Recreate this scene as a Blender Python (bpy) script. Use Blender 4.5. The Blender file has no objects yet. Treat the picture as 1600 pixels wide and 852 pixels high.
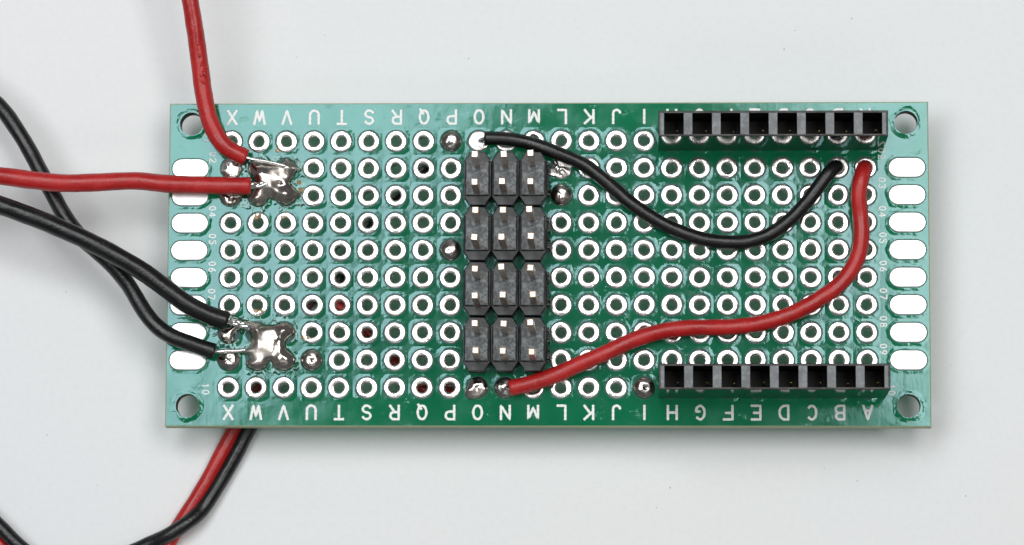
import bpy, bmesh, math, random
import numpy as np
from mathutils import Vector, Matrix, noise
random.seed(11)
MM = 0.001
HB = 5.6            # board's upper face above the table, mm
P = 2.54            # hole pitch, mm
sc = bpy.context.scene
COL = sc.collection

# ------------------------------------------------------------------ camera
cam = bpy.data.objects.new('camera', bpy.data.cameras.new('camera'))
COL.objects.link(cam)
R = Matrix(((0.999315, 0.000954, 0.036998), (0.003816, 0.991687, -0.128617), (-0.036813, 0.12867, 0.991004)))
cam.matrix_world = Matrix.Translation(Vector((9.7214, -45.8311, 346.919 + HB)) * MM) @ R.to_4x4()
cam.data.sensor_width = 36.0
cam.data.sensor_fit = 'HORIZONTAL'
cam.data.lens = 134.083
cam.data.clip_start = 0.01
cam.data.clip_end = 20.0
cam.data.dof.use_dof = True
cam.data.dof.focus_distance = 0.347
cam.data.dof.aperture_fstop = 48.0
sc.camera = cam

# ------------------------------------------------------------------ room light, the two softboxes and an added front fill
w = bpy.data.worlds.new('World'); sc.world = w; w.use_nodes = True
bg = w.node_tree.nodes['Background']
bg.inputs[0].default_value = (0.95, 0.97, 1.0, 1); bg.inputs[1].default_value = 0.125

def softbox(name, cx, cy, z, sx, sy, rot, power, colour):
    l = bpy.data.lights.new(name, 'AREA'); l.shape = 'RECTANGLE'
    l.size = sx; l.size_y = sy; l.energy = power; l.color = colour
    o = bpy.data.objects.new(name, l); COL.objects.link(o)
    o.location = (cx, cy, z); o.rotation_euler = (0, 0, rot)
    return o
# long axis of each box runs along its local y
softbox('softbox_left', -0.165, 0.103, 0.50, 0.22, 0.42, -math.atan2(0.614, 0.79), 1.62, (0.96, 0.99, 1.0))
softbox('added_front_fill', 0.03, -0.30, 0.44, 0.30, 0.12, 0.0, 0.12, (1.0, 0.98, 0.96))  # weak fill lamp added to brighten the shaded lower letters
softbox('softbox_right', 0.156, 0.069, 0.50, 0.20, 0.30, math.atan2(0.349, 0.937), 1.18, (1.0, 0.985, 0.95))

sc.view_settings.view_transform = 'Standard'
sc.view_settings.look = 'None'
sc.view_settings.exposure = 0.0
sc.view_settings.gamma = 1.0
sc.view_settings.use_curve_mapping = False
sc.render.engine = 'CYCLES'
sc.cycles.max_bounces = 10
sc.cycles.sample_clamp_indirect = 6.0
sc.cycles.use_denoising = True

# ------------------------------------------------------------------ materials
class NT:
    def __init__(s, name):
        s.m = bpy.data.materials.new(name); s.m.use_nodes = True
        s.t = s.m.node_tree; s.b = s.t.nodes['Principled BSDF']
        s.tc = s.t.nodes.new('ShaderNodeTexCoord')
    def n(s, kind, **kw):
        o = s.t.nodes.new(kind)
        for k, v in kw.items(): setattr(o, k, v)
        return o
    def put(s, sock, v):
        if hasattr(v, 'is_output') or isinstance(v, bpy.types.NodeSocket): s.t.links.new(v, sock)
        else: sock.default_value = v
    def math(s, op, a, b=None, c=None, clamp=False):
        o = s.n('ShaderNodeMath', operation=op, use_clamp=clamp)
        s.put(o.inputs[0], a)
        if b is not None: s.put(o.inputs[1], b)
        if c is not None: s.put(o.inputs[2], c)
        return o.outputs[0]
    def ramp(s, v, a, b, lo=0.0, hi=1.0, smooth=True):
        o = s.n('ShaderNodeMapRange'); o.interpolation_type = 'SMOOTHSTEP' if smooth else 'LINEAR'
        s.put(o.inputs['Value'], v)
        o.inputs['From Min'].default_value = a; o.inputs['From Max'].default_value = b
        o.inputs['To Min'].default_value = lo; o.inputs['To Max'].default_value = hi
        return o.outputs['Result']
    def noise(s, scale, detail=3.0, rough=0.5, stretch=None, vec=None):
        o = s.n('ShaderNodeTexNoise'); o.inputs['Scale'].default_value = scale
        o.inputs['Detail'].default_value = detail; o.inputs['Roughness'].default_value = rough
        v = vec or s.tc.outputs['Object']
        if stretch:
            mp = s.n('ShaderNodeMapping'); mp.inputs['Scale'].default_value = stretch
            s.t.links.new(v, mp.inputs['Vector']); v = mp.outputs['Vector']
        s.t.links.new(v, o.inputs['Vector'])
        return o.outputs['Fac']
    def mix(s, f, a, b):
        o = s.n('ShaderNodeMix', data_type='RGBA')
        s.put(o.inputs[0], f)
        s.put(o.inputs[6], (*a, 1) if isinstance(a, tuple) else a); s.put(o.inputs[7], (*b, 1) if isinstance(b, tuple) else b)
        return o.outputs[2]
    def bump(s, h, dist, strength=1.0):
        o = s.n('ShaderNodeBump'); o.inputs['Strength'].default_value = strength; o.inputs['Distance'].default_value = dist
        s.put(o.inputs['Height'], h); s.t.links.new(o.outputs[0], s.b.inputs['Normal'])
    def set(s, **kw):
        for k, v in kw.items():
            s.put(s.b.inputs[k.replace('_', ' ')], (*v, 1) if isinstance(v, tuple) and len(v) == 3 else v)
        return s

def mat_mask():
    s = NT('green_solder_mask')
    sep = s.n('ShaderNodeSeparateXYZ'); s.t.links.new(s.tc.outputs['Object'], sep.inputs[0])
    x, y = sep.outputs[0], sep.outputs[1]
    fr = lambda v: s.math('SUBTRACT', s.math('FRACT', s.math('ADD', s.math('DIVIDE', v, P * MM), 24.0)), 0.5)
    fx, fy = s.math('MULTIPLY', fr(x), P), s.math('MULTIPLY', fr(y), P)
    ax, ay = s.math('ABSOLUTE', x), s.math('ABSOLUTE', y)
    d = s.math('SQRT', s.math('ADD', s.math('MULTIPLY', fx, fx), s.math('MULTIPLY', fy, fy)))
    ing = s.math('MULTIPLY', s.math('LESS_THAN', ax, 12 * P * MM), s.math('LESS_THAN', ay, 5 * P * MM))
    wob = s.math('MULTIPLY', s.math('SUBTRACT', s.noise(1100, 3), 0.5), 0.6)
    dw = s.math('ADD', d, wob)
    # long edge pads
    qx = s.math('MAXIMUM', s.math('SUBTRACT', s.math('ABSOLUTE', s.math('SUBTRACT', s.math('MULTIPLY', ax, 1000.0), 33.0)), 0.77), 0.0)
    d2 = s.math('SQRT', s.math('ADD', s.math('MULTIPLY', qx, qx), s.math('MULTIPLY', fy, fy)))
    ine = s.math('MULTIPLY', s.math('GREATER_THAN', ax, 12 * P * MM), s.math('LESS_THAN', ay, 4 * P * MM))
    m1 = s.math('MULTIPLY', s.ramp(dw, 1.02, 1.52, 1.0, 0.0), ing)
    m2 = s.math('MULTIPLY', s.ramp(s.math('ADD', d2, wob), 0.95, 1.3, 1.0, 0.0), ine)
    mound = s.math('ADD', m1, m2)
    streak = s.noise(1.0, 4, 0.65, (1700, 300, 1))
    weave = s.noise(260, 2, 0.5)
    fine = s.noise(3400, 4, 0.65)
    d3 = s.math('SQRT', s.math('ADD', s.math('POWER', s.math('SUBTRACT', s.math('MULTIPLY', ax, 1000.0), 32.95), 2.0), s.math('POWER', s.math('SUBTRACT', s.math('MULTIPLY', ay, 1000.0), 13.08), 2.0)))
    mound = s.math('MULTIPLY', mound, s.ramp(s.noise(330, 3, 0.6), 0.3, 0.68, 0.25, 1.25))
    mound = s.math('ADD', mound, s.ramp(s.math('ADD', d3, s.math('MULTIPLY', wob, 1.2)), 1.08, 1.55, 2.6, 0.0))
    h = s.math('ADD', s.math('MULTIPLY', mound, 0.021),
        s.math('ADD', s.math('MULTIPLY', streak, 0.0034), s.math('ADD', s.math('MULTIPLY', weave, 0.02), s.math('ADD', s.math('MULTIPLY', fine, 0.0016), s.math('MULTIPLY', s.noise(1000, 3, 0.6), 0.003)))))
    scuff = s.ramp(s.noise(1.0, 5, 0.7, (520, 760, 1)), 0.60, 0.72)
    h = s.math('SUBTRACT', h, s.math('MULTIPLY', scuff, 0.007))
    s.bump(h, 1.0 * MM)
    ring = s.math('MAXIMUM', s.math('MULTIPLY', s.math('MULTIPLY', s.math('LESS_THAN', d, 1.075), ing), 1.0),
                  s.math('MULTIPLY', s.math('LESS_THAN', d2, 0.985), ine))
    var = s.ramp(s.noise(160, 3), 0.3, 0.7)
    col = s.mix(var, (0.0002, 0.175, 0.074), (0.0004, 0.220, 0.092))
    vor = s.n('ShaderNodeTexVoronoi'); vor.inputs['Scale'].default_value = 1500
    s.t.links.new(s.tc.outputs['Object'], vor.inputs['Vector'])
    speck = s.math('MULTIPLY', s.math('LESS_THAN', vor.outputs['Distance'], 0.13), s.math('GREATER_THAN', s.noise(700, 2), 0.53))
    col = s.mix(s.math('MULTIPLY', speck, 0.4), col, (0.35, 0.42, 0.30))
    halo = s.math('MULTIPLY', s.math('LESS_THAN', d, 1.12), ing)
    col = s.mix(s.math('MULTIPLY', halo, 0.35), col, (0.10, 0.26, 0.12))
    col = s.mix(ring, col, (0.006, 0.014, 0.009))
    rgh = s.math('ADD', s.ramp(s.noise(420, 4), 0.3, 0.75, 0.07, 0.14), s.math('MULTIPLY', ring, 0.5))
    s.set(Base_Color=col, Roughness=rgh, Specular_IOR_Level=1.0, IOR=1.73)
    s.b.inputs['Specular Tint'].default_value = (0.64, 0.95, 1.08, 1)
    # thin glass fibre board: some light comes through, stained green
    tr = s.n('ShaderNodeBsdfTranslucent'); tr.inputs[0].default_value = (0.07, 0.92, 0.58, 1)
    dim = s.n('ShaderNodeMixShader'); dim.inputs[0].default_value = 0.45
    s.t.links.new(s.b.outputs[0], dim.inputs[1]); s.t.links.new(tr.outputs[0], dim.inputs[2])
    s.t.links.new(dim.outputs[0], s.t.nodes['Material Output'].inputs[0])
    return s.m

def mat_tin(name='tinned_copper', rough=(0.18, 0.36), base=(0.91, 0.88, 0.86), bump=0.036, scale=1900):
    s = NT(name)
    oi = s.n('ShaderNodeObjectInfo')
    v = s.n('ShaderNodeVectorMath', operation='ADD')
    s.t.links.new(s.tc.outputs['Object'], v.inputs[0])
    k = s.math('MULTIPLY', oi.outputs['Random'], 3.0)
    cb = s.n('ShaderNodeCombineXYZ'); s.t.links.new(k, cb.inputs[0]); s.t.links.new(k, cb.inputs[1])
    s.t.links.new(cb.outputs[0], v.inputs[1])
    n1 = s.noise(scale, 3, 0.55, vec=v.outputs[0]); n2 = s.noise(scale * 0.45, 2, 0.5, vec=v.outputs[0])
    spot = s.ramp(s.noise(scale * 1.6, 3, 0.6, vec=v.outputs[0]), 0.63, 0.75)
    s.set(Base_Color=s.mix(s.math('MULTIPLY', spot, 0.55), base, (0.45, 0.40, 0.35)), Metallic=1.0, Roughness=s.ramp(n2, 0.3, 0.7, *rough))
    s.bump(s.math('ADD', n1, s.math('MULTIPLY', n2, 1.2)), bump * MM)
    return s.m

def mat_solder(name, rough, scale=900, amp=0.09, base=(0.74, 0.70, 0.66)):
    s = NT(name)
    n1 = s.noise(scale, 4, 0.55); n2 = s.noise(scale * 5, 3, 0.6)
    s.set(Base_Color=s.mix(s.ramp(n2, 0.5, 0.72), base, (0.36, 0.31, 0.27)), Metallic=1.0, Roughness=s.ramp(n1, 0.35, 0.65, rough * 0.5, rough * 1.5))
    s.bump(s.math('ADD', n1, s.math('MULTIPLY', n2, 0.04)), amp * MM)
    return s.m

def mat_plastic(name, base, rough, dust, dustcol=(0.30, 0.33, 0.35), scale=1800, bump=0.012, spec=0.5):
    s = NT(name)
    n = s.noise(scale, 4, 0.65); n2 = s.noise(scale * 3, 3, 0.6); big = s.noise(scale * 0.3, 3, 0.6)
    f = s.math('MULTIPLY', s.ramp(n, 0.42, 0.72), dust)
    col = s.mix(f, base, dustcol)
    col = s.mix(s.math('MULTIPLY', s.ramp(n2, 0.66, 0.76), min(1.0, dust * 1.6)), col, (0.42, 0.42, 0.40))
    s.set(Base_Color=col, Roughness=s.ramp(big, 0.3, 0.7, rough * 0.75, rough * 1.3), Specular_IOR_Level=spec)
    s.bump(s.math('ADD', n, s.math('MULTIPLY', n2, 0.5)), bump * MM)
    return s.m

def mat_wire(name, base, rough, fleck, fleckcol, spec=0.5, amp=0.026):
    s = NT(name)
    n = s.noise(420, 4, 0.6); f = s.noise(4200, 3, 0.65); g = s.noise(1.0, 2, 0.6, (3600, 3600, 3600))
    col = s.mix(s.ramp(n, 0.3, 0.75), base, tuple(c * 1.35 for c in base))
    col = s.mix(s.math('MULTIPLY', s.ramp(f, 0.60, 0.72), fleck), col, fleckcol)
    s.set(Base_Color=col, Roughness=s.ramp(n, 0.3, 0.75, rough * 0.8, rough * 1.25), Specular_IOR_Level=spec)
    s.bump(s.math('ADD', g, s.math('MULTIPLY', n, 1.5)), amp * MM)
    return s.m

def mat_plain(name, base, rough, metallic=0.0, spec=0.5, scale=1500, amp=0.01):
    s = NT(name); n = s.noise(scale, 4, 0.6)
    s.set(Base_Color=s.mix(n, tuple(c * 0.82 for c in base), tuple(min(1, c * 1.15) for c in base)), Roughness=rough, Metallic=metallic, Specular_IOR_Level=spec)
    s.bump(n, amp * MM)
    return s.m

def mat_table():
    s = NT('white_table_finish')
    a, b, f = s.noise(14, 3), s.noise(120, 4, 0.6), s.noise(1800, 3, 0.6)
    col = s.mix(s.ramp(a, 0.3, 0.7), (0.775, 0.795, 0.815), (0.805, 0.81, 0.82))
    col = s.mix(s.math('MULTIPLY', s.ramp(b, 0.55, 0.8), 0.12), col, (0.70, 0.72, 0.74))
    col = s.mix(s.math('MULTIPLY', s.ramp(f, 0.4, 0.75), 0.16), col, (0.66, 0.67, 0.68))
    s.set(Base_Color=col, Roughness=0.48, Specular_IOR_Level=0.3)
    s.bump(s.math('ADD', b, s.math('MULTIPLY', f, 0.3)), 0.02 * MM)
    return s.m

def mat_silk():
    s = NT('white_silkscreen_ink'); n = s.noise(2600, 3, 0.6)
    s.set(Base_Color=s.mix(s.ramp(n, 0.35, 0.7), (0.90, 0.91, 0.90), (0.82, 0.87, 0.85)), Roughness=0.45)
    s.bump(n, 0.008 * MM)
    return s.m

def mat_flux():
    s = NT('burnt_flux'); n = s.noise(1500, 4, 0.6)
    s.set(Base_Color=s.mix(s.ramp(n, 0.4, 0.68), (0.001, 0.09, 0.055), (0.035, 0.045, 0.012)), Roughness=0.08, Specular_IOR_Level=0.9, IOR=1.6)
    s.b.inputs['Specular Tint'].default_value = (0.62, 0.93, 0.95, 1)
    s.bump(s.noise(1500, 2, 0.5), 0.03 * MM)
    return s.m

M = dict(
    mask=mat_mask(), tin=mat_tin(), tin_flat=mat_tin('tinned_edge_pad', (0.30, 0.45), (0.97, 0.96, 0.95), 0.012, 1200),
    solder=mat_solder('solder', 0.25, 500, 0.009, (0.57, 0.52, 0.48)), solder_dome=mat_solder('solder_dome', 0.24, 1100, 0.025, (0.52, 0.49, 0.46)),
    solder_bright=mat_solder('bright_solder', 0.30, 2400, 0.05, (0.9, 0.88, 0.86)),
    fr4=mat_plain('glass_fibre_edge', (0.34, 0.40, 0.24), 0.7),
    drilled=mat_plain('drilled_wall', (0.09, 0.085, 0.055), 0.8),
    silk=mat_silk(), flux=mat_flux(),
    amber=mat_plain('amber_flux', (0.30, 0.19, 0.07), 0.15, spec=0.6),
    shell=mat_plastic('black_socket_plastic', (0.008, 0.008, 0.008), 0.07, 0.03, scale=900, bump=0.004, spec=0.9),
    lip=mat_plastic('black_socket_lip', (0.018, 0.014, 0.013), 0.5, 0.12),
    web=mat_plastic('dusty_socket_web', (0.15, 0.16, 0.168), 0.5, 0.6),
    plate=mat_plastic('pin_header_plastic', (0.013, 0.014, 0.016), 0.42, 0.30, (0.11, 0.13, 0.14)), plate_top=mat_plastic('worn_pin_header_top', (0.026, 0.032, 0.037), 0.33, 0.9, (0.23, 0.27, 0.29), 2600, .02),
    gold=mat_plain('gold_contact', (0.80, 0.55, 0.20), 0.3, 1.0), 
    pin=mat_plain('copper_toned_pin', (0.92, 0.72, 0.60), 0.24, 1.0),
    red=mat_wire('red_insulation', (0.365, 0.0115, 0.0115), 0.36, 0.35, (0.62, 0.20, 0.18)),
    black=mat_wire('black_insulation', (0.0048, 0.0048, 0.0055), 0.34, 0.5, (0.06, 0.06, 0.06)),
    strand=mat_plain('tinned_strand', (0.9, 0.88, 0.86), 0.2, 1.0),
    table=mat_table(), dust=mat_plain('grey_dust', (0.42, 0.42, 0.42), 0.9),
)

# ------------------------------------------------------------------ builders
def mesh(name, verts, faces, mats, idx=None, smooth=False):
    me = bpy.data.meshes.new(name)
    me.from_pydata([(v[0] * MM, v[1] * MM, v[2] * MM) for v in verts], [], faces)
    for m in (mats if isinstance(mats, list) else [mats]): me.materials.append(m)
    if idx: me.polygons.foreach_set('material_index', idx)
    if smooth: me.polygons.foreach_set('use_smooth', [True] * len(me.polygons))
    me.update()
    return me

def obj(name, me, parent=None, loc=(0, 0, 0), rz=0.0):
    o = bpy.data.objects.new(name, me); COL.objects.link(o)
    o.location = Vector(loc) * MM; o.rotation_euler = (0, 0, rz)
    if parent: o.parent = parent
    return o

def thing(name, label, cat, loc=(0, 0, 0), group=None):
    o = obj(name, None, None, loc); o.empty_display_size = 0.002
    o['label'] = label; o['category'] = cat
    if group: o['group'] = group
    return o

def spline(pts, step=0.35):
    pts = [Vector(p) for p in pts]
    ext = [2 * pts[0] - pts[1]] + pts + [2 * pts[-1] - pts[-2]]
    out = []
    for i in range(1, len(ext) - 2):
        p0, p1, p2, p3 = ext[i - 1:i + 3]
        n = max(2, int((p2 - p1).length / step))
        # centripetal knots keep tight bends free of loops
        t0 = 0.0; t1 = t0 + max(1e-4, (p1 - p0).length) ** .5; t2 = t1 + max(1e-4, (p2 - p1).length) ** .5; t3 = t2 + max(1e-4, (p3 - p2).length) ** .5
        for k in range(n):
            t = t1 + (t2 - t1) * k / n
            a1 = p0 * ((t1 - t) / (t1 - t0)) + p1 * ((t - t0) / (t1 - t0)); a2 = p1 * ((t2 - t) / (t2 - t1)) + p2 * ((t - t1) / (t2 - t1)); a3 = p2 * ((t3 - t) / (t3 - t2)) + p3 * ((t - t2) / (t3 - t2))
            b1 = a1 * ((t2 - t) / (t2 - t0)) + a2 * ((t - t0) / (t2 - t0)); b2 = a2 * ((t3 - t) / (t3 - t1)) + a3 * ((t - t1) / (t3 - t1))
            out.append(b1 * ((t2 - t) / (t2 - t1)) + b2 * ((t - t1) / (t2 - t1)))
    out.append(pts[-1])
    return out

def tube(path, rad, sides=14, seed=0, jitter=0.0, cap=0.12, flat=None):
    """verts, faces of a swept tube with softened end caps; rad is a number or a function of 0..1"""
    V, F = [], []
    n = len(path)
    T = [(path[min(i + 1, n - 1)] - path[max(i - 1, 0)]).normalized() for i in range(n)]
    up = Vector((0, 0, 1)) if abs(T[0].z) < 0.9 else Vector((1, 0, 0))
    a = T[0].cross(up).normalized()
    rings = []
    for i in range(n):
        a = (a - T[i] * a.dot(T[i])).normalized(); b = T[i].cross(a)
        r = rad(i / (n - 1)) if callable(rad) else rad
        rings.append((path[i], a.copy(), b.copy(), r))
    r0, r1 = rings[0][3], rings[-1][3]
    seq = [(rings[0][0] + T[0] * 0, *rings[0][1:3], r0 * (1 - cap))] + [(rings[0][0] + T[0] * r0 * cap * .6, *rings[0][1:])] + rings[1:-1] + \
          [(rings[-1][0] - T[-1] * r1 * cap * .6, *rings[-1][1:])] + [(rings[-1][0], *rings[-1][1:3], r1 * (1 - cap))]
    for c, a, b, r in seq:
        for k in range(sides):
            t = 2 * math.pi * k / sides
            j = 1.0
            if jitter:
                q = c * 0.55 + (a * math.cos(t) + b * math.sin(t)) * 0.8 + Vector((seed * 7.3, 0, 0))
                j += jitter * noise.noise(q) + jitter * 0.6 * noise.noise(q * 2.7)
            v = c + (a * math.cos(t) + b * math.sin(t)) * r * j
            V.append(v)
    m = len(seq)
    for i in range(m - 1):
        for k in range(sides):
            F.append((i * sides + k, i * sides + (k + 1) % sides, (i + 1) * sides + (k + 1) % sides, (i + 1) * sides + k))
    F.append(tuple(reversed(range(sides)))); F.append(tuple(range((m - 1) * sides, m * sides)))
    return V, F

def join(parts):
    V, F = [], []
    for v, f in parts:
        o = len(V); V += [tuple(p) for p in v]; F += [tuple(i + o for i in q) for q in f]
    return V, F

def box(x0, x1, y0, y1, z0, z1, c=0.0):
    """box with its upper edges chamfered by c"""
    V = [(x0, y0, z0), (x1, y0, z0), (x1, y1, z0), (x0, y1, z0), (x0, y0, z1 - c), (x1, y0, z1 - c), (x1, y1, z1 - c), (x0, y1, z1 - c),
         (x0 + c, y0 + c, z1), (x1 - c, y0 + c, z1), (x1 - c, y1 - c, z1), (x0 + c, y1 - c, z1)]
    F = [(3, 2, 1, 0)]
    for k in range(4):
        j = (k + 1) % 4
        F += [(k, j, 4 + j, 4 + k), (4 + k, 4 + j, 8 + j, 8 + k)]
    F.append((8, 9, 10, 11))
    return V, F

def recalc(me):
    bm = bmesh.new(); bm.from_mesh(me); bmesh.ops.remove_doubles(bm, verts=bm.verts, dist=1e-7)
    bmesh.ops.recalc_face_normals(bm, faces=bm.faces); bm.to_mesh(me); bm.free(); return me

# ------------------------------------------------------------------ the table
def table():
    n, s = 60, 900.0
    V = [(-s + 2 * s * i / n, -s + 2 * s * j / n, 0.0) for j in range(n + 1) for i in range(n + 1)]
    F = [(j * (n + 1) + i, j * (n + 1) + i + 1, (j + 1) * (n + 1) + i + 1, (j + 1) * (n + 1) + i) for j in range(n) for i in range(n)]
    o = obj('table_top', mesh('table_top', V, F, M['table'])); o['kind'] = 'structure'
table()

# ------------------------------------------------------------------ the board
def cx(col): return ('XWVUTSRQPONMLKJIHGFEDCBA'.index(col) - 11.5) * P
def ry(row): return (5.5 - row) * P

board = thing('perforated_circuit_board', 'green perforated circuit board with silver ringed holes and white column letters', 'circuit board', (0, 0, HB))

def laminate():
    V, F, I = [], [], []
    th = 1.6
    def quad(p, mi): 
        o = len(V); V.extend(p); F.append(tuple(range(o, o + len(p)))); I.append(mi)
    def holed(x0, x1, y0, y1, hx, hy, r, n):
        ang = sorted(set([round(2 * math.pi * k / n, 6) for k in range(n)] + [round(math.atan2(y - hy, x - hx) % (2 * math.pi), 6) for x in (x0, x1) for y in (y0, y1)]))
        def edge(t):
            c, s_ = math.cos(t), math.sin(t); k = 1e9
            if c > 1e-9: k = min(k, (x1 - hx) / c)
            if c < -1e-9: k = min(k, (x0 - hx) / c)
            if s_ > 1e-9: k = min(k, (y1 - hy) / s_)
            if s_ < -1e-9: k = min(k, (y0 - hy) / s_)
            return (hx + c * k, hy + s_ * k)
        for i, t in enumerate(ang):
            u = ang[(i + 1) % len(ang)]
            a, b = (hx + r * math.cos(t), hy + r * math.sin(t)), (hx + r * math.cos(u), hy + r * math.sin(u))
            c, d = edge(u), edge(t)
            quad([(*a, 0), (*d, 0), (*c, 0), (*b, 0)], 0)
            quad([(*b, -th), (*c, -th), (*d, -th), (*a, -th)], 0)
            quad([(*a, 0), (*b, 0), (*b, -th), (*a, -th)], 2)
    def flat(x0, x1, y0, y1):
        quad([(x0, y0, 0), (x1, y0, 0), (x1, y1, 0), (x0, y1, 0)], 0)
        quad([(x0, y1, -th), (x1, y1, -th), (x1, y0, -th), (x0, y0, -th)], 0)
    gx, gy, ex, ey = 12 * P, 5 * P, 34.9, 14.9
    for i in range(24):
        for j in range(10):
            x, y = -gx + (i + .5) * P, -gy + (j + .5) * P
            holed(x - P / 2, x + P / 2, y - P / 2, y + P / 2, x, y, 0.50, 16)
        flat(-gx + i * P, -gx + (i + 1) * P, gy, ey); flat(-gx + i * P, -gx + (i + 1) * P, -ey, -gy)
    for sx in (-1, 1):
        a, b = (gx, ex) if sx > 0 else (-ex, -gx)
        for k in range(8): flat(a, b, -4 * P + k * P, -4 * P + (k + 1) * P)
        for sy in (-1, 1):
            c, d = (4 * P, ey) if sy > 0 else (-ey, -4 * P)
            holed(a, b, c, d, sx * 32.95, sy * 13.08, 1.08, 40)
    # worn edge: a small chamfer of bare glass fibre, then the cut side
    r = [[(-x, -y, z), (x, -y, z), (x, y, z), (-x, y, z)] for x, y, z in ((ex, ey, 0), (35.0, 15.0, -.09), (35.02, 15.02, -1.5), (ex, ey, -th))]
    for p, q in zip(r, r[1:]):
        for k in range(4):
            j = (k + 1) % 4; n = 24
            for t in range(n):
                L = lambda A, B, f: tuple(A[i] + (B[i] - A[i]) * f for i in range(3))
                a, b, c, d = L(p[k], p[j], t / n), L(p[k], p[j], (t + 1) / n), L(q[k], q[j], (t + 1) / n), L(q[k], q[j], t / n)
                quad([d, c, b, a], 1)
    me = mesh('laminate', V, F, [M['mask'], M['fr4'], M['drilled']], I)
    bm = bmesh.new(); bm.from_mesh(me); bmesh.ops.remove_doubles(bm, verts=bm.verts, dist=1e-6); bm.to_mesh(me); bm.free()
    return me
obj('laminate', laminate(), board)

def pad_mesh(seed):
    rnd = random.Random(seed); n = 24
    prof = [(.455, -1.63), (.455, -.10), (.475, -.02), (.53, .035), (.64, .062), (.78, .066), (.90, .048), (.97, .022), (.99, -.004)]
    ph = [rnd.uniform(0, 6.28) for _ in range(6)]
    V, F = [], []
    for i, (r, z) in enumerate(prof):
        for k in range(n):
            t = 2 * math.pi * k / n
            wob = 1 + (0.035 * math.sin(2 * t + ph[0]) + 0.02 * math.sin(3 * t + ph[1])) * (1.0 if i < 5 else 0.25)
            zz = z * (1 + 0.25 * math.sin(t + ph[2]) + 0.12 * math.sin(3 * t + ph[3])) if 2 < i < 8 else z
            V.append((r * wob * math.cos(t), r * wob * math.sin(t), zz))
    for i in range(len(prof) - 1):
        for k in range(n):
            F.append((i * n + k, (i + 1) * n + k, (i + 1) * n + (k + 1) % n, i * n + (k + 1) % n))
    me = mesh('solder_pad', V, F, M['tin'], smooth=True)
    return recalc(me)
pads = [pad_mesh(k) for k in range(6)]
skip = {(c, r) for c in 'ONM' for r in range(2, 10)} | {(c, r) for c in 'ABCDEFGH' for r in (1, 10)}
skip |= {('W', 2), ('W', 3), ('V', 2), ('V', 3), ('W', 8), ('V', 8), ('W', 9), ('V', 9), ('X', 8)}
for c in 'XWVUTSRQPONMLKJIHGFEDCBA':
    for r in range(1, 11):
        if (c, r) not in skip:
            obj('solder_pad', random.choice(pads), board, (cx(c), ry(r), 0), random.uniform(0, 6.28))

def edge_pad_mesh():
    n = 14; V, F = [], []
    prof = [(.915, -.004), (.885, .03), (.82, .045), (.5, .052)]
    def loop(r):
        hl = 1.70 - .915
        return [(hl + r * math.cos(-math.pi / 2 + math.pi * k / n), r * math.sin(-math.pi / 2 + math.pi * k / n)) for k in range(n + 1)] + \
               [(-hl + r * math.cos(math.pi / 2 + math.pi * k / n), r * math.sin(math.pi / 2 + math.pi * k / n)) for k in range(n + 1)]
    m = 2 * (n + 1)
    for r, z in prof: V += [(*p, z) for p in loop(r)]
    for i in range(len(prof) - 1):
        for k in range(m): F.append((i * m + k, i * m + (k + 1) % m, (i + 1) * m + (k + 1) % m, (i + 1) * m + k))
    F.append(tuple(range((len(prof) - 1) * m, len(prof) * m)))
    return mesh('edge_pad', V, F, M['tin_flat'], smooth=True)
epm = edge_pad_mesh()
for sx in (-1, 1):
    for r in range(2, 10): obj('edge_pad', epm, board, (sx * 33.0, ry(r), 0), 0 if r % 2 else math.pi)

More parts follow.
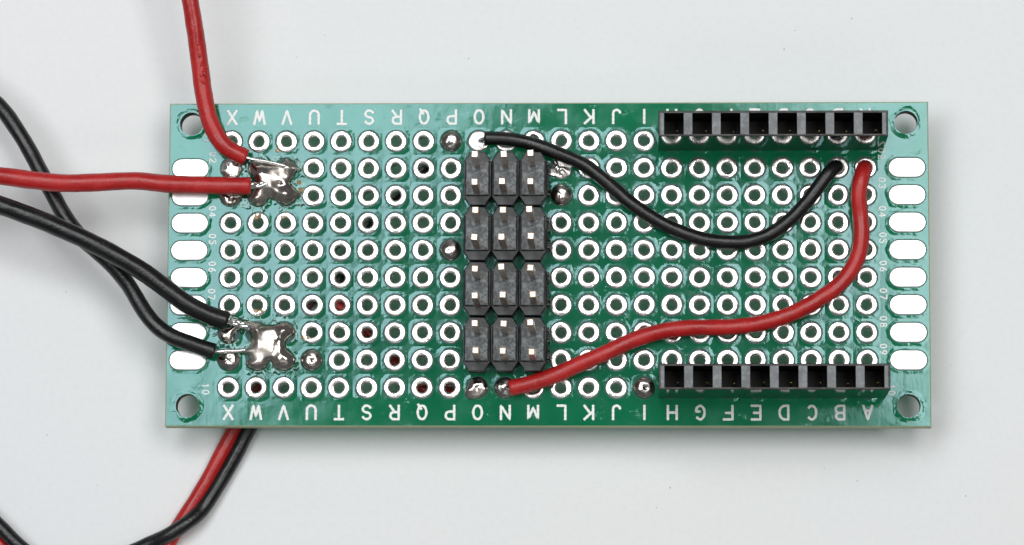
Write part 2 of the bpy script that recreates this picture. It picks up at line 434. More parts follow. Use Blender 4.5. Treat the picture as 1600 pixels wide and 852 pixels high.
# ------------------------------------------------------------------ white printing (upside down, as it lies)
def arc(cx_, cy_, rx_, ry_, a0, a1, n=8):
    return [(cx_ + rx_ * math.cos(math.radians(a0 + (a1 - a0) * k / n)), cy_ + ry_ * math.sin(math.radians(a0 + (a1 - a0) * k / n))) for k in range(n + 1)]
G = {  # strokes in a box 1 wide, 1 high
 'X': [[(0, 0), (1, 1)], [(0, 1), (1, 0)]], 'W': [[(-.1, 1), (.2, 0), (.5, .8), (.8, 0), (1.1, 1)]], 'V': [[(0, 1), (.5, 0), (1, 1)]],
 'U': [[(0, 1), (0, .3)] + arc(.5, .33, .5, .33, 180, 360)[1:] + [(1, 1)]], 'T': [[(0, 1), (1, 1)], [(.5, 1), (.5, 0)]],
 'S': [arc(.5, .75, .45, .25, 20, 270) + arc(.5, .25, .45, .25, 90, -160)[1:]],
 'R': [[(0, 0), (0, 1), (.5, 1)] + arc(.55, .74, .4, .26, 90, -90)[1:] + [(0, .48)], [(.45, .48), (1, 0)]],
 'Q': [arc(.5, .5, .5, .5, 0, 360, 16), [(.6, .25), (.95, -.08)]], 'P': [[(0, 0), (0, 1), (.5, 1)] + arc(.55, .72, .42, .28, 90, -90)[1:] + [(0, .44)]],
 'O': [arc(.5, .5, .5, .5, 0, 360, 16)], 'N': [[(0, 0), (0, 1), (1, 0), (1, 1)]], 'M': [[(-.05, 0), (-.05, 1), (.5, .15), (1.05, 1), (1.05, 0)]],
 'L': [[(0, 1), (0, 0), (.9, 0)]], 'K': [[(0, 0), (0, 1)], [(1, 1), (0, .4)], [(.3, .58), (1, 0)]], 'J': [[(.9, 1), (.9, .25)] + arc(.5, .26, .4, .26, 0, -170)[1:]],
 'I': [[(.5, 0), (.5, 1)]], 'H': [[(0, 0), (0, 1)], [(1, 0), (1, 1)], [(0, .5), (1, .5)]],
 'G': [arc(.5, .5, .5, .5, 45, 340, 14) + [(.98, .42), (.55, .42)]], 'F': [[(0, 0), (0, 1), (1, 1)], [(0, .52), (.75, .52)]],
 'E': [[(1, 0), (0, 0), (0, 1), (1, 1)], [(0, .52), (.75, .52)]], 'D': [[(0, 0), (0, 1), (.4, 1)] + arc(.4, .5, .6, .5, 90, -90, 10)[1:] + [(0, 0)]],
 'C': [arc(.5, .5, .5, .5, 45, 315, 14)], 'B': [[(0, 0), (0, 1), (.5, 1)] + arc(.5, .76, .42, .24, 90, -90)[1:] + [(0, .52)], [(.5, .52)] + arc(.52, .26, .46, .26, 90, -90)[1:] + [(0, 0)]],
 'A': [[(0, 0), (.5, 1), (1, 0)], [(.2, .36), (.8, .36)]],
 '0': [arc(.5, .5, .45, .5, 0, 360, 16)], '1': [[(.2, .8), (.5, 1), (.5, 0)]], '2': [arc(.5, .72, .45, .28, 160, -30) + [(0, 0), (1, 0)]],
 '3': [arc(.45, .75, .42, .25, 150, -90) + arc(.45, .26, .48, .26, 90, -150)[1:]], '4': [[(.75, 0), (.75, 1), (0, .3), (1.05, .3)]],
 '5': [[(.9, 1), (.1, 1), (.05, .55)] + arc(.45, .32, .47, .32, 120, -150)], '6': [arc(.5, .3, .42, .3, 0, 360, 12), [(.1, .38), (.25, .75), (.75, 1)]],
 '7': [[(0, 1), (1, 1), (.35, 0)]], '8': [arc(.5, .76, .38, .24, 0, 360, 12), arc(.5, .26, .45, .26, 0, 360, 12)], '9': [arc(.5, .7, .42, .3, 0, 360, 12), [(.9, .62), (.75, .25), (.3, 0)]],
}
def glyph(text, wd, ht, sw, gap):
    parts = []; tot = len(text) * wd + (len(text) - 1) * gap
    lift = 0
    for i, ch in enumerate(text):
        for st in G[ch]:
            pts = [Vector((-tot / 2 + i * (wd + gap) + x * wd, (y - .5) * ht, 0)) for x, y in st]
            dense = []
            for a, b in zip(pts, pts[1:]):
                n = max(1, int((b - a).length / 0.14))
                dense += [a.lerp(b, k / n) for k in range(n)]
            dense.append(pts[-1])
            d0, d1 = (dense[0] - dense[1]).normalized(), (dense[-1] - dense[-2]).normalized()
            path = [dense[0] + d0 * sw * .35] + dense + [dense[-1] + d1 * sw * .35]
            ll = len(path)
            V, F = tube(path, lambda t: sw / 2 * (1 + 0.16 * math.sin(t * ll * 2.2)), sides=8, cap=.55)
            V = [(v[0], v[1], v[2] * .09 + lift) for v in V]; lift += 0.0012
            parts.append((V, F))
    V, F = join(parts)
    return mesh('printed_letter', V, F, M['silk'], smooth=True)
for c in 'XWVUTSRQPONMLKJIHGFEDCBA':
    g = glyph(c, .80, 1.25, .25, .1)
    for y in (13.68, -13.70): obj('printed_letter', g, board, (cx(c) + .02, y, .004), math.pi)
for t, x, y in (('02', 30.70, 10.18), ('03', 30.71, 7.45), ('04', 30.73, 4.80), ('05', 30.74, 2.36), ('06', 30.75, -.25), ('07', 30.75, -2.80), ('08', 30.73, -5.36), ('09', 30.71, -7.9), ('10', 31.42, -11.62),
                ('02', -30.92, 9.96), ('03', -30.91, 7.45), ('04', -30.90, 4.90), ('05', -30.87, 2.31), ('06', -30.86, -.25), ('07', -30.88, -2.80), ('08', -30.88, -5.36), ('09', -30.9, -7.9), ('10', -31.29, -11.55), ('01', -31.45, 11.80)):
    obj('printed_number', glyph(t, .36, .60, .115, .22), board, (x, y, .003), -math.pi / 2)

# ------------------------------------------------------------------ solder on the board
def dome(r, h, seed, pit=False, lump=0.06, tear=0.0, low=1.0):
    rnd = random.Random(seed); n, m = 28, 9; V, F = [], []
    s = Vector((rnd.uniform(0, 50), rnd.uniform(0, 50), 0))
    for i in range(m + 1):
        t = i / m
        rr = r * math.cos(t * math.pi / 2 * .985) if low == 1.0 else r * (1 - t ** 1.0 * .99)
        zz = h * math.sin(t * math.pi / 2) if low == 1.0 else h * (1 - (1 - t) ** 2.4)
        for k in range(n):
            a = 2 * math.pi * k / n
            x, y = rr * math.cos(a), rr * math.sin(a)
            q = Vector((x, y, zz)) * 1.6 + s
            d = 1 + lump * noise.noise(q) * (1.8 if t > .2 else .6)
            if tear:
                ww = max(0.0, math.cos(a - math.radians(222))) ** 6
                x *= 1 + tear * ww; y *= 1 + tear * ww
            z = zz * (1 + lump * 2 * noise.noise(q * 1.7))
            if pit:
                dd = math.hypot(x - .12, y + .05); z -= h * .45 * math.exp(-(dd / .13) ** 2)
            V.append((x * d, y * d, z - .01))
    for i in range(m):
        for k in range(n): F.append((i * n + k, i * n + (k + 1) % n, (i + 1) * n + (k + 1) % n, (i + 1) * n + k))
    F.append(tuple(range(m * n, (m + 1) * n)))
    return V, F
JOINTS = [('P', 1, .98, .62, {}, 'solder_dome', None), ('P', 5, .98, .62, {}, 'solder_dome', None), ('L', 3, 1.0, .66, {}, 'solder_dome', None),
          ('L', 2, .99, .28, dict(lump=.55), 'solder_bright', 'cratered silver solder joint beside the black jumper'),
          ('U', 9, 1.0, .62, dict(pit=True), 'solder_dome', 'pitted dark solder joint beside the black wires\' blob'),
          ('O', 10, 1.0, .52, dict(tear=.38, lump=.1), 'solder', 'teardrop shaped solder joint'),
          ('N', 10, 1.0, .55, {}, 'solder_dome', None), ('I', 10, 1.0, .60, dict(pit=True), 'solder_dome', None),
          ('X', 2, 1.0, .35, dict(lump=.15), 'solder_bright', None), ('X', 3, 1.02, .42, dict(lump=.4), 'solder', None),
          ('O', 1, .96, .13, dict(lump=.06, pit=True), 'tin', 'bright flat solder joint holding the end of the black jumper'),
          ('X', 9, 1.0, .5, dict(lump=.22), 'solder_dome', None)]
for i, (c, r, rad, h, kw, m, lab) in enumerate(JOINTS):
    V, F = dome(rad, h, i + 3, **kw)
    o = obj('solder_joint', mesh('solder_joint', V, F, M[m], smooth=True), board, (cx(c), ry(r), 0.03))
    if lab: o['label'] = lab

def poly_sdf(X, Y, poly):
    """signed distance, positive inside, of grids X, Y to a closed polygon"""
    p = np.array(poly); q = np.roll(p, -1, 0)
    best = np.full(X.shape, 1e9); ins = np.zeros(X.shape, bool)
    for (ax, ay), (bx, by) in zip(p, q):
        ex, ey = bx - ax, by - ay
        t = np.clip(((X - ax) * ex + (Y - ay) * ey) / (ex * ex + ey * ey + 1e-12), 0, 1)
        best = np.minimum(best, np.hypot(X - ax - t * ex, Y - ay - t * ey))
        cr = ((ay > Y) != (by > Y)) & (X < ex * (Y - ay) / (ey if abs(ey) > 1e-12 else 1e-12) + ax)
        ins ^= cr
    return np.where(ins, best, -best)

def round_poly(poly):
    out = []
    v = [Vector((*p, 0)) for p in poly]; v = v + v[:3]
    for i in range(len(poly)):
        p0, p1, p2, p3 = v[i:i + 4]
        for k in range(4):
            t = k / 4
            out.append(0.5 * ((2 * p1) + (p2 - p0) * t + (2 * p0 - 5 * p1 + 4 * p2 - p3) * t * t + (3 * p1 - p0 - 3 * p2 + p3) * t ** 3))
    return [(p.x, p.y) for p in out]

def blob(poly, step, wide, top, extra, seed):
    """a pool of solder: heights rise from the outline like a drop, with pulled ridges on top"""
    poly = round_poly(poly); a = np.array(poly)
    x0, y0 = a.min(0) - 2 * step; x1, y1 = a.max(0) + 2 * step
    nx, ny = int((x1 - x0) / step) + 1, int((y1 - y0) / step) + 1
    X, Y = np.meshgrid(x0 + np.arange(nx) * step, y0 + np.arange(ny) * step)
    S = poly_sdf(X, Y, poly)
    gy, gx = np.gradient(S, step)
    gl = np.hypot(gx, gy) + 1e-9
    edge = np.abs(S) < step * .72
    X2 = np.where(edge, X - S * gx / gl, X); Y2 = np.where(edge, Y - S * gy / gl, Y)
    S2 = np.where(edge, 0, S)
    keep = S2 > -1e-9
    d = np.clip(S2 / wide, 0, 1)
    Z = top * np.sqrt(np.clip(1 - (1 - d) ** 2, 0, 1))
    V, idx, F = [], {}, []
    for j in range(ny):
        for i in range(nx):
            if keep[j, i]:
                x, y = float(X2[j, i]), float(Y2[j, i]); z = float(Z[j, i])
                k = min(1.0, float(S2[j, i]) / (wide * .8))
                z += k * extra(x, y)
                q = Vector((x * 1.1 + seed, y * 1.1, 0))
                z += k * (0.11 * noise.noise(q) + 0.012 * noise.noise(q * 2.1))
                idx[(i, j)] = len(V); V.append((x, y, max(z, 0.0) + .005))
    for j in range(ny - 1):
        for i in range(nx - 1):
            f = [idx[k] for k in ((i, j), (i + 1, j), (i + 1, j + 1), (i, j + 1)) if k in idx]
            if len(f) >= 3: F.append(tuple(f))
    return V, F
# traced outlines and wire paths, mm on the board
JUMP_BLACK = [(-5.78, 11.54, 0.95), (-3.83, 11.47, 1.0), (-2.06, 11.15, 1.1), (-0.29, 10.59, 1.2), (1.48, 9.87, 1.2), (3.53, 8.93, 1.15), (5.0, 7.8, 1.1), (6.35, 6.63, 1.0), (7.81, 5.39, 0.95), (9.4, 4.27, 0.9), (10.86, 3.44, 0.9), (12.38, 2.78, 0.9), (13.9, 2.25, 0.9), (15.42, 1.95, 0.9), (17.35, 1.83, 0.9), (19.04, 2.06, 0.95), (20.39, 2.58, 1.0), (21.97, 3.69, 1.1), (23.43, 5.13, 1.3), (24.95, 7.05, 1.5), (25.89, 8.3, 1.45), (26.38, 8.79, 1.0), (26.59, 8.86, 0.35)]
JUMP_RED = [(-3.38, -11.59, 1.05), (-1.98, -11.3, 1.1), (-0.64, -10.9, 1.15), (1.23, -10.2, 1.2), (3.03, -9.38, 1.2), (5.6, -8.26, 1.2), (7.99, -7.14, 1.1), (9.8, -6.55, 1.1), (11.66, -6.2, 1.1), (13.18, -6.05, 1.1), (15.51, -6.03, 1.1), (17.66, -5.91, 1.1), (20.05, -5.5, 1.1), (22.21, -4.8, 1.1), (23.79, -4.03, 1.1), (25.25, -3.15, 1.1), (26.48, -2.27, 1.1), (27.53, -1.1, 1.1), (28.36, 0.43, 1.1), (28.72, 2.31, 1.2), (28.61, 4.36, 1.3), (28.49, 6.08, 1.6), (28.67, 7.37, 1.7), (28.99, 8.44, 1.3), (29.16, 8.82, 0.4)]
RED_TOP = [(-34.07, 32.14, 5), (-33.61, 28.65, 4.5), (-33.22, 26.36, 4.0), (-32.82, 24.04, 3.6), (-32.38, 21.16, 3.0), (-31.99, 18.28, 2.4), (-31.59, 15.36, 2.0), (-31.1, 13.29, 1.9), (-30.44, 11.75, 1.8), (-29.6, 10.69, 1.7), (-28.67, 10.13, 1.5), (-27.69, 9.71, 1.3)]
RED_LEFT = [(-65.4, 10.34, 4), (-60.74, 9.22, 3.5), (-55.49, 8.34, 3), (-50.23, 7.85, 2.6), (-47.12, 7.46, 2.4), (-44.02, 7.22, 2.2), (-40.96, 7.32, 2.1), (-37.85, 7.45, 2.0), (-34.73, 7.19, 1.9), (-32.51, 7.13, 1.7), (-30.29, 7.09, 1.5), (-27.24, 7.09, 1.3)]
BLACK_UP = [(-65.39, 10.04, 4), (-60.06, 8.22, 3.8), (-54.75, 6.46, 3.6), (-50.03, 5.0, 3.4), (-46.92, 3.9, 3.2), (-43.81, 2.62, 3.0), (-40.75, 1.17, 2.8), (-38.29, -0.17, 2.6), (-36.41, -1.38, 2.4), (-34.59, -2.71, 2.2), (-32.72, -4.05, 2.0), (-30.92, -4.9, 1.7), (-29.18, -5.48, 1.4)]
BLACK_LOW = [(-60.23, 20.92, -1.5), (-56.52, 19.15, -1.2), (-53.44, 17.04, -1.0), (-50.96, 14.89, -0.8), (-49.21, 12.56, -0.6), (-47.66, 9.97, -0.6), (-46.16, 7.19, -0.5), (-44.6, 4.48, -0.4), (-43.12, 2.55, -0.3), (-41.63, 1.25, 0.0), (-40.01, -0.17, 0.4), (-38.49, -1.96, 0.9), (-37.3, -3.89, 1.2), (-36.12, -5.51, 1.4), (-34.62, -6.7, 1.5), (-32.74, -7.45, 1.4), (-30.89, -8.07, 1.1), (-30.36, -8.21, 1.05)]
RED_UNDER = [(-6.94, -11.64, -2.6), (-9.05, -11.69, -3.3), (-10.41, -11.52, -3.3), (-11.59, -11.16, -3.3), (-12.9, -10.39, -3.3), (-14.16, -8.84, -3.3), (-15.36, -7.35, -3.3), (-16.62, -5.86, -3.3), (-17.78, -4.49, -2.8), (-19.19, -3.63, -2.5), (-20.61, -3.33, -2.5), (-21.92, -3.57, -2.5), (-23.77, -5.02, -2.8), (-25.6, -7.62, -3.6), (-27.22, -11.08, -4.1), (-28.12, -13.02, -4.45), (-29.21, -14.95, -4.85), (-30.2, -16.85, -4.85), (-31.59, -19.53, -4.85), (-33.16, -22.2, -4.85), (-33.92, -23.39, -4.85), (-34.62, -24.52, -4.85), (-35.43, -25.94, -4.85), (-37.35, -28.01, -4.85), (-40.6, -29.61, -4.85), (-44.46, -29.74, -4.85), (-47.94, -28.09, -4.85), (-50.31, -26.11, -4.85), (-52.14, -24.22, -4.85), (-54.15, -22.35, -4.85), (-57.49, -20.15, -4.85), (-62.33, -18.37, -4.85)]
BLACK_UNDER = [(-9.15, 11.77, -2.6), (-10.43, 10.68, -3.3), (-11.74, 9.48, -3.3), (-13.04, 8.28, -3.3), (-14.28, 7.02, -3.3), (-15.59, 5.81, -3.3), (-16.83, 4.43, -3.3), (-17.94, 2.03, -3.3), (-19.35, -0.86, -2.7), (-20.49, -2.64, -2.3), (-21.77, -4.31, -2.3), (-23.47, -6.62, -2.9), (-24.98, -9.54, -3.5), (-26.39, -12.43, -4.35), (-27.84, -14.95, -4.85), (-28.77, -16.85, -4.85), (-30.28, -19.53, -4.85), (-31.94, -22.22, -4.55), (-32.65, -23.02, -4.15), (-33.55, -23.75, -3.85), (-35.02, -24.7, -3.85), (-36.44, -25.32, -4.35), (-39.16, -26.42, -4.85), (-42.12, -27.25, -4.85), (-45.1, -27.49, -4.85), (-47.43, -26.81, -4.45), (-49.01, -25.59, -4.15), (-50.71, -23.93, -4.15), (-52.68, -21.97, -4.25), (-56.01, -19.56, -4.85), (-61.15, -17.48, -4.85)]
BLOB_RED = [(-27.59, 9.5), (-27.02, 9.66), (-26.08, 9.66), (-25.24, 9.5), (-24.62, 9.5), (-24.21, 9.81), (-23.58, 9.65), (-23.16, 9.18), (-22.75, 8.75), (-23.15, 8.49), (-23.35, 8.13), (-23.66, 7.6), (-23.45, 7.28), (-23.13, 6.92), (-22.66, 6.5), (-22.91, 6.13), (-23.43, 5.66), (-24.05, 5.4), (-24.68, 5.55), (-25.1, 5.87), (-25.52, 6.13), (-25.83, 5.82), (-26.24, 5.4), (-26.86, 5.35), (-27.39, 5.61), (-27.6, 6.14), (-27.3, 6.66), (-27.09, 7.08), (-27.2, 7.61), (-27.42, 8.03), (-27.63, 8.66)]
BLOB_BLACK = [(-29.05, -5.32), (-28.51, -5.05), (-27.7, -5.14), (-26.8, -5.37), (-25.81, -5.59), (-25.09, -5.59), (-24.37, -5.41), (-23.65, -5.5), (-23.2, -5.95), (-23.19, -6.5), (-23.63, -6.9), (-23.94, -7.31), (-23.8, -7.85), (-23.26, -8.3), (-23.03, -8.84), (-23.24, -9.56), (-23.87, -9.87), (-24.5, -9.87), (-25.04, -9.65), (-25.22, -9.2), (-25.5, -9.02), (-25.67, -9.56), (-26.2, -9.87), (-26.83, -9.87), (-27.37, -9.65), (-27.65, -9.2), (-27.29, -8.75), (-27.48, -8.43), (-28.11, -8.3), (-28.51, -8.21), (-28.52, -8.04), (-27.84, -7.98), (-27.31, -7.58), (-27.18, -6.95), (-27.42, -6.31), (-27.87, -6.13), (-28.58, -6.4), (-28.67, -6.85), (-28.84, -7.31), (-29.47, -7.4), (-30.01, -7.12), (-30.2, -6.58), (-30.16, -6.04), (-29.58, -5.86), (-29.13, -5.77)]
def hump(cx_, cy_, r, h): return lambda x, y: h * math.exp(-((x - cx_) ** 2 + (y - cy_) ** 2) / (r * r))
hr = [hump(-26.2, 8.2, .9, .35), hump(-25.6, 7.3, .8, .3), hump(-24.2, 6.4, .6, .3), hump(-26.8, 5.9, .5, .2), hump(-24.0, 8.9, .6, .15), hump(-24.6, 7.2, .5, -.15), hump(-25.6, 6.3, .4, -.2)]
V, F = blob(BLOB_RED, .075, .95, .75, lambda x, y: sum(h(x, y) for h in hr), 3.0)
o = obj('solder_blob', mesh('solder_blob', V, F, M['solder'], smooth=True), board, (0, 0, .01)); o['label'] = 'lumpy four lobed solder blob joining the two red wires'
hk = [hump(-26.6, -6.1, .7, .45), hump(-27.6, -5.7, .6, .35), hump(-25.9, -7.4, .8, .12), hump(-24.2, -6.2, .6, .2), hump(-24.3, -8.8, .6, .15), hump(-26.6, -9.0, .6, .1), hump(-29.5, -6.4, .6, -.1)]
V, F = blob(BLOB_BLACK, .075, .95, .70, lambda x, y: sum(h(x, y) for h in hk), 17.0)
o = obj('solder_blob', mesh('solder_blob', V, F, M['solder'], smooth=True), board, (0, 0, .01)); o['label'] = 'silver solder blob with ragged lobes joining the two black wires'

def flux(poly, grow, seed):
    poly = round_poly(poly); a = np.array(poly); step = .085
    x0, y0 = a.min(0) - grow - .2; x1, y1 = a.max(0) + grow + .2
    nx, ny = int((x1 - x0) / step) + 1, int((y1 - y0) / step) + 1
    X, Y = np.meshgrid(x0 + np.arange(nx) * step, y0 + np.arange(ny) * step)
    S = poly_sdf(X, Y, poly)
    V, idx, F = [], {}, []
    for j in range(ny):
        for i in range(nx):
            x, y, s = float(X[j, i]), float(Y[j, i]), float(S[j, i])
            if s > .3 or s < -grow - .3: continue
            q = Vector((x * 1.15 + seed, y * 1.15, seed))
            warp = noise.noise_vector(q * 1.1) * .6
            v = abs(noise.noise(q + warp)); v2 = noise.noise(q * 2.6 + warp)
            fade = max(0.0, 1 - max(0.0, -s) / (grow * (0.9 + .8 * noise.noise(q * .6))))
            h = 0.10 * fade * (1.0 - 2.6 * v) + .025 * v2 * fade - .03
            # holes in the board under the pads stay free
            px, py = x / P + .5, y / P
            fxp, fyp = (x / P - .5) - round(x / P - .5), (y / P - .5) - round(y / P - .5)
            dd = math.hypot(fxp, fyp) * P
            if dd < .72: continue
            if dd < 1.02: h = min(h, -.02)
            idx[(i, j)] = len(V); V.append((x, y, h))
    for j in range(ny - 1):
        for i in range(nx - 1):
            k = ((i, j), (i + 1, j), (i + 1, j + 1), (i, j + 1))
            if all(q in idx for q in k):
                f = tuple(idx[q] for q in k)
                if max(V[t][2] for t in f) > -.01: F.append(f)
    return V, F
for poly, g, sd in ((BLOB_RED, 1.35, 4.2), (BLOB_BLACK, 1.1, 9.7)):
    V, F = flux(poly, g, sd)
    o = obj('flux_residue', mesh('flux_residue', V, F, M['flux'], smooth=True), board); o['kind'] = 'stuff'
# amber crusts of burnt flux on pads beside the blobs
for x, y, r in ((-26.9, 4.35, .28), (-26.5, 4.55, .2), (-24.3, 4.5, .26), (-24.0, 4.6, .2), (-22.7, 6.9, .22), (-22.9, 7.6, .18), (-26.7, -4.4, .24), (-26.2, -4.35, .2), (-22.4, -6.8, .2), (-22.0, -6.95, .18), (-25.0, 10.55, .16), (-24.9, 11.0, .14)):
    V, F = dome(r, .07, int(x * 10), lump=.8)
    obj('amber_flux', mesh('amber_flux', V, F, M['amber'], smooth=True), board, (x, y, .03))

# ------------------------------------------------------------------ pin headers
def segment_mesh(burr, seed):
    rnd = random.Random(seed)
    def octo(hw, hh, dx, dy): return [(-hw + dx, -hh), (hw - dx, -hh), (hw, -hh + dy), (hw, hh - dy), (hw - dx, hh), (-hw + dx, hh), (-hw, hh - dy), (-hw, -hh + dy)]
    V, F = [], []
    loops = [(1.262, 2.46, .54, .84, .05), (1.262, 2.46, .54, .84, 2.05), (1.20, 2.40, .54, .82, 2.14), (1.16, 1.60, .03, .03, 2.15), (1.12, 1.57, .03, .03, 1.9), (1.04, 1.57, .02, .02, 1.9), (1.04, 1.57, .02, .02, 2.5), (1.0, 1.53, .02, .02, 2.54)]
    for hw, hh, dx, dy, z in loops: V += [(x + rnd.uniform(-.012, .012), y + rnd.uniform(-.012, .012), z) for x, y in octo(hw, hh, dx, dy)]
    for i in range(len(loops) - 1):
        for k in range(8): F.append((i * 8 + k, i * 8 + (k + 1) % 8, (i + 1) * 8 + (k + 1) % 8, (i + 1) * 8 + k))
    F.append(tuple(range((len(loops) - 1) * 8, len(loops) * 8)))
    I = [1 if i >= 48 else 0 for i in range(len(F))]
    parts = [(V, F)]
    if burr:   # the torn edge left where the strip was snapped off
        y = -1.55
        while y < 1.5:
            l = rnd.uniform(.12, .3)
            parts.append(box(1.255, 1.255 + rnd.uniform(.10, .34), y, y + l, rnd.uniform(.3, 1.0), rnd.uniform(1.5, 2.1), .05)); y += l
    V, F = join(parts)
    return mesh('segment', V, F, [M['plate'], M['plate_top']], I + [0] * (len(F) - len(I)))
def pin_mesh():
    s, c = .30, .065
    V, F = box(-s, s, -s, s, 1.9, 8.25, c)
    return mesh('pin', V, F, M['pin'])
segs = [segment_mesh(False, k) for k in range(4)]; segb = [segment_mesh(True, 20 + k) for k in range(2)]
pinm = pin_mesh()
PINS = [[(-6.37, 8.88), (-3.83, 8.87), (-1.35, 8.97), (-6.35, 6.45), (-3.85, 6.47), (-1.32, 6.47)],
        [(-6.34, 3.81), (-3.87, 3.85), (-1.36, 3.90), (-6.27, 1.36), (-3.80, 1.35), (-1.27, 1.41)],
        [(-6.26, -1.42), (-3.79, -1.42), (-1.26, -1.33), (-6.24, -3.87), (-3.72, -3.87), (-1.16, -3.74)],
        [(-6.23, -6.53), (-3.71, -6.53), (-1.19, -6.47), (-6.22, -8.93), (-3.73, -8.93), (-1.18, -8.93)]]
HLAB = ['black six pin header under the black jumper wire, topmost of its column', 'black six pin header second from the top, beside the lone dark solder dome',
        'black six pin header third from the top of the column', 'black six pin header lowest in its column, next to the red jumper wire end']
for i in range(4):
    y = (7.62, 2.54, -2.54, -7.62)[i] - .03
    t = thing('pin_header', HLAB[i], 'pin header', (-3.80, y, HB), 'six pin headers in a column on the board')
    for k in range(3):
        obj('segment', segb[i % 2] if k == 2 else segs[(i + k) % 4], t, ((k - 1) * 2.545, 0, 0))
    for px, py in PINS[i]: pn = obj('pin', pinm, t, (px + 3.80, py - y, 0), random.uniform(-.06, .06)); pn.rotation_euler[0] = random.uniform(-.014, .014); pn.rotation_euler[1] = random.uniform(-.014, .014)

# ------------------------------------------------------------------ socket strips
def socket_body():
    L, W, H = 20.62, 2.34, 8.08
    hx, hy = L / 2, W / 2
    V, F, I = [], [], []
    def quad(p, mi): o = len(V); V.extend(p); F.append(tuple(range(o, o + len(p)))); I.append(mi)
    lip = .19
    c = .07
    # outer walls and the lip on top
    o0 = [(-hx, -hy), (hx, -hy), (hx, hy), (-hx, hy)]
    ring = lambda a, b, z: [(-a, -b, z), (a, -b, z), (a, b, z), (-a, b, z)]
    def band(p, q, mi, n=12):
        for k in range(4):
            j = (k + 1) % 4
            for t in range(n):
                l = lambda A, B, f: tuple(A[i] + (B[i] - A[i]) * f for i in range(3))
                quad([l(p[k], p[j], t / n), l(p[k], p[j], (t + 1) / n), l(q[k], q[j], (t + 1) / n), l(q[k], q[j], t / n)], mi)
    band(ring(hx, hy, .12), ring(hx, hy, H - c), 0)
    band(ring(hx, hy, H - c), ring(hx - c, hy - c, H), 1)
    band(ring(hx - c, hy - c, H), ring(hx - lip, hy - lip, H), 1)
    zi = H - .05
    band(ring(hx - lip, hy - lip, H), ring(hx - lip, hy - lip, zi), 1)
    # webs between the eight square mouths
    pw, ph, n = .89, hy - lip - .012, 8
    xs = [(k - 3.5) * 2.545 for k in range(n)]
    ix, iy = hx - lip, hy - lip
    cur = -ix
    for x in xs:
        quad([(cur, -iy, zi), (x - pw, -iy, zi), (x - pw, iy, zi), (cur, iy, zi)], 2); cur = x + pw
        for s in (-1, 1):
            e = [(x - pw, s * ph, zi), (x + pw, s * ph, zi), (x + pw, s * iy, zi), (x - pw, s * iy, zi)]
            quad(e if s > 0 else e[::-1], 1)
        d = H - 4.6
        a = [(x - pw, -ph), (x + pw, -ph), (x + pw, ph), (x - pw, ph)]
        for k in range(4):
            j = (k + 1) % 4
            quad([(*a[k], zi), (*a[j], zi), (*a[j], d), (*a[k], d)], 3)
        quad([(*p, d) for p in a], 3)
    quad([(cur, -iy, zi), (ix, -iy, zi), (ix, iy, zi), (cur, iy, zi)], 2)
    # feet
    quad([(-hx, hy, .12), (hx, hy, .12), (hx, -hy, .12), (-hx, -hy, .12)], 0)
    for x in (-hx + .5, hx - .5): 
        b = box(x - .45, x + .45, -hy + .2, hy - .2, .0, .2); o = len(V); V.extend(b[0]); F.extend(tuple(i + o for i in f) for f in b[1]); I.extend([0] * len(b[1]))
    me = mesh('housing', V, F, [M['shell'], M['lip'], M['web'], M['bore']], I)
    return recalc(me)
M['bore'] = mat_plain('dark_socket_bore', (0.006, 0.0055, 0.0055), 0.6)
body = socket_body()
def contact_mesh(seed):
    r = random.Random(seed); dx = r.uniform(-.03, .08)
    parts = [box((.12 + dx), .30 + dx, -.44, -.28, 3.4, 5.9 + r.uniform(-1.2, .6), .07)]
    V, F = join(parts); return mesh('contact', V, F, M['gold'])
cons = [contact_mesh(k) for k in range(4)]
for y, lab in ((11.43, 'black eight way socket strip along the upper edge, over the letters'), (-11.43, 'black eight way socket strip along the lower edge, above the letters H to A')):
    t = thing('socket_strip', lab, 'socket strip', (20.32 + .18, y + .21, HB), 'eight way socket strips on the board')
    obj('housing', body, t)
    for k in range(8): obj('contact', cons[(k * 3 + 1) % 4], t, ((k - 3.5) * 2.545 + .12, 0, 0))

# ------------------------------------------------------------------ wires
def lead(name, label, pts, r, mat, seed, strands=(), jitter=.03, group=None, bulge=None):
    mid = Vector(pts[len(pts) // 2]); base = Vector((mid.x, mid.y, 0.0))
    t = thing(name, label, 'wire', base, group)
    off = Vector((0, 0, HB)) - base
    path = [p + off for p in spline(pts)]
    V, F = tube(path, (lambda f: r * bulge(f)) if bulge else r, 18, seed, jitter * 1.7)
    obj('insulation', mesh('insulation', V, F, M[mat], smooth=True), t)
    for sp, sr in strands:
        n = 3 if sr > .2 else 1
        parts = []
        sp = spline(sp, .12)
        for k in range(n):
            q = [p + off + Vector((math.cos(i * .35 + k * 2.1), math.sin(i * .35 + k * 2.1), math.sin(i * .5 + k))) * (sr * .42 if n > 1 else 0) for i, p in enumerate(sp)]
            parts.append(tube(q, sr * (.62 if n > 1 else 1), 8, cap=.3))
        V, F = join(parts)
        obj('conductor', mesh('conductor', V, F, M['strand'], smooth=True), t)
    return t

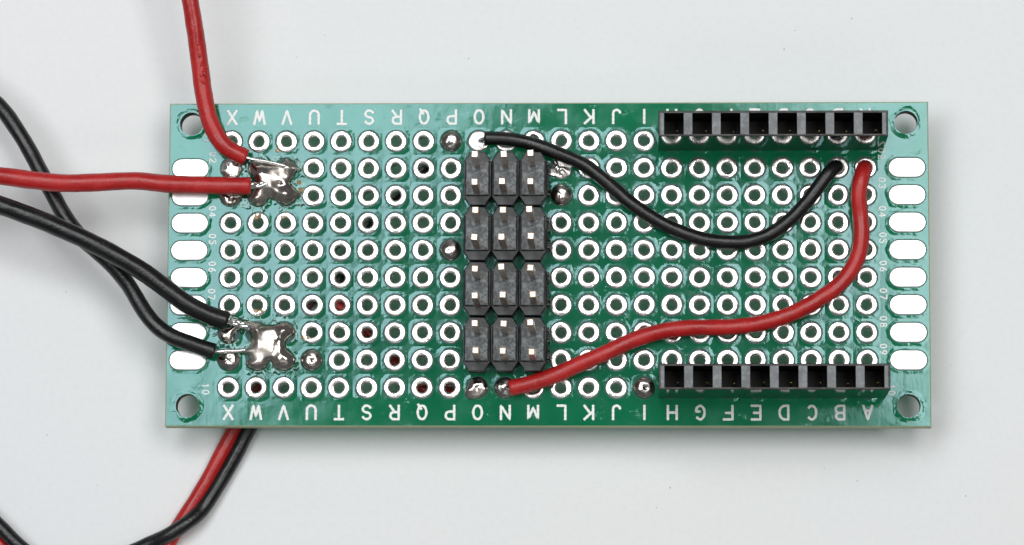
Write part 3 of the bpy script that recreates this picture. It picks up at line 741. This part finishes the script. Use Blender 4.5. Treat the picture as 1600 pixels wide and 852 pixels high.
lead('black_wire', 'short black jumper wire curving in a dip across the board\'s right half', JUMP_BLACK, .64, 'black', 1,
     [([(-5.6, 11.53, .95), (-5.95, 11.5, .75), (-6.25, 11.42, .35), (-6.3, 11.40, .15)], .17), ([(26.59, 8.86, .5), (26.72, 8.88, .1), (26.75, 8.88, -.9)], .24)])
lead('red_wire', 'short red jumper wire curving up from the lower letters to the right end', JUMP_RED, .74, 'red', 2,
     [([(-3.2, -11.55, 1.0), (-3.5, -11.55, .8), (-3.75, -11.46, .5), (-3.8, -11.45, .3)], .17), ([(29.16, 8.84, .5), (29.18, 8.86, .1), (29.18, 8.87, -.9)], .24)])
lead('red_wire', 'scuffed red wire coming down past the corner hole to the upper solder blob', RED_TOP, .80, 'red', 3,
     [([(-27.9, 9.78, 1.3), (-27.3, 9.62, 1.15), (-26.6, 9.52, 1.0), (-25.6, 9.36, .95), (-24.6, 9.12, .8), (-23.6, 8.88, .6), (-22.85, 8.72, .3)], .15)], .045)
lead('red_wire', 'smooth red wire running level from the left into the upper solder blob', RED_LEFT, .81, 'red', 4,
     [([(-27.5, 7.12, 1.3), (-26.9, 7.15, 1.15), (-26.2, 7.25, 1.0), (-25.5, 7.3, .75)], .3)], .03, bulge=lambda f: 1.06 - .06 * f)
lead('black_wire', 'thick black wire slanting from the left to the top of the lower solder blob', BLACK_UP, .86, 'black', 5,
     [([(-29.5, -5.3, 1.4), (-28.7, -5.5, 1.15), (-28.0, -5.7, 1.0), (-27.2, -5.95, .9)], .34)], .03)
lead('black_wire', 'thinner black wire dipping under the level red wire, ending left of the lower blob', BLACK_LOW, .74, 'black', 6,
     [([(-30.6, -8.15, 1.05), (-30.1, -8.2, .85), (-29.4, -8.12, .72), (-28.5, -8.12, .6), (-27.6, -8.0, .5)], .2)], .03)
lead('red_wire', 'red wire coming out from beneath the board\'s lower edge, beside a black one', RED_UNDER, .70, 'red', 7)
lead('black_wire', 'black wire coming out from beneath the board\'s lower edge, crossing over a red one', BLACK_UNDER, .69, 'black', 8)

# shavings on the scuffed red wire: flaps of insulation raised by a hot iron
for o in [o for o in COL.objects if o.name.startswith('red_wire') and 'scuffed' in o['label']]:
    base = o.location / MM
    for x, y, z, l, a in ((-32.0, 19.9, 3.45, .5, .4), (-31.95, 18.9, 3.3, .45, 2.0), (-31.75, 18.1, 3.1, .6, 1.1), (-31.5, 17.3, 3.0, .7, 1.9), (-31.7, 17.1, 2.95, .6, .2), (-31.3, 17.9, 2.7, .5, 1.5), (-32.2, 20.7, 3.6, .4, .9), (-31.6, 16.5, 2.85, .6, 2.2)):
        p = Vector((x, y, z + HB)) - base
        q = [p + Vector((math.cos(a + u * .5) * l * (u - .5), math.sin(a + u * .5) * l * (u - .5), -.05 + .1 * math.sin(u * 3.1))) for u in (0, .25, .5, .75, 1)]
        V, F = tube(q, lambda f: .09 * (.4 + math.sin(f * 3.1)), 6, cap=.4)
        obj('scuff', mesh('scuff', V, F, M['red'], smooth=True), o)

# ------------------------------------------------------------------ dust on the table
def dust():
    rnd = random.Random(5); parts = []
    pts = [(-8.1, 11.4 + 19.6), (-23.8, 20.4), (-7.6, 20.2), (-8.2, 18.0), (44.5, 1.3), (37.3, -8.8), (41, -15.5), (-42, -20), (-38, -26), (10, -22), (22, 21)]
    pts += [(rnd.uniform(-48, 48), rnd.uniform(-27, 27)) for _ in range(16)]
    for x, y in pts:
        if abs(x) < 36 and abs(y) < 16: continue
        r = rnd.uniform(.025, .065); V, F = dome(r, r * .7, rnd.randint(0, 999), lump=.5)
        parts.append(([(a * rnd.uniform(.9, 1.1) + x, b + y, c + .01) for a, b, c in V], F))
    V, F = join(parts)
    o = obj('dust', mesh('dust', V, F, M['dust'])); o['kind'] = 'stuff'; o['label'] = 'fine grey specks of dust scattered on the white table'; o['category'] = 'dust'
dust()
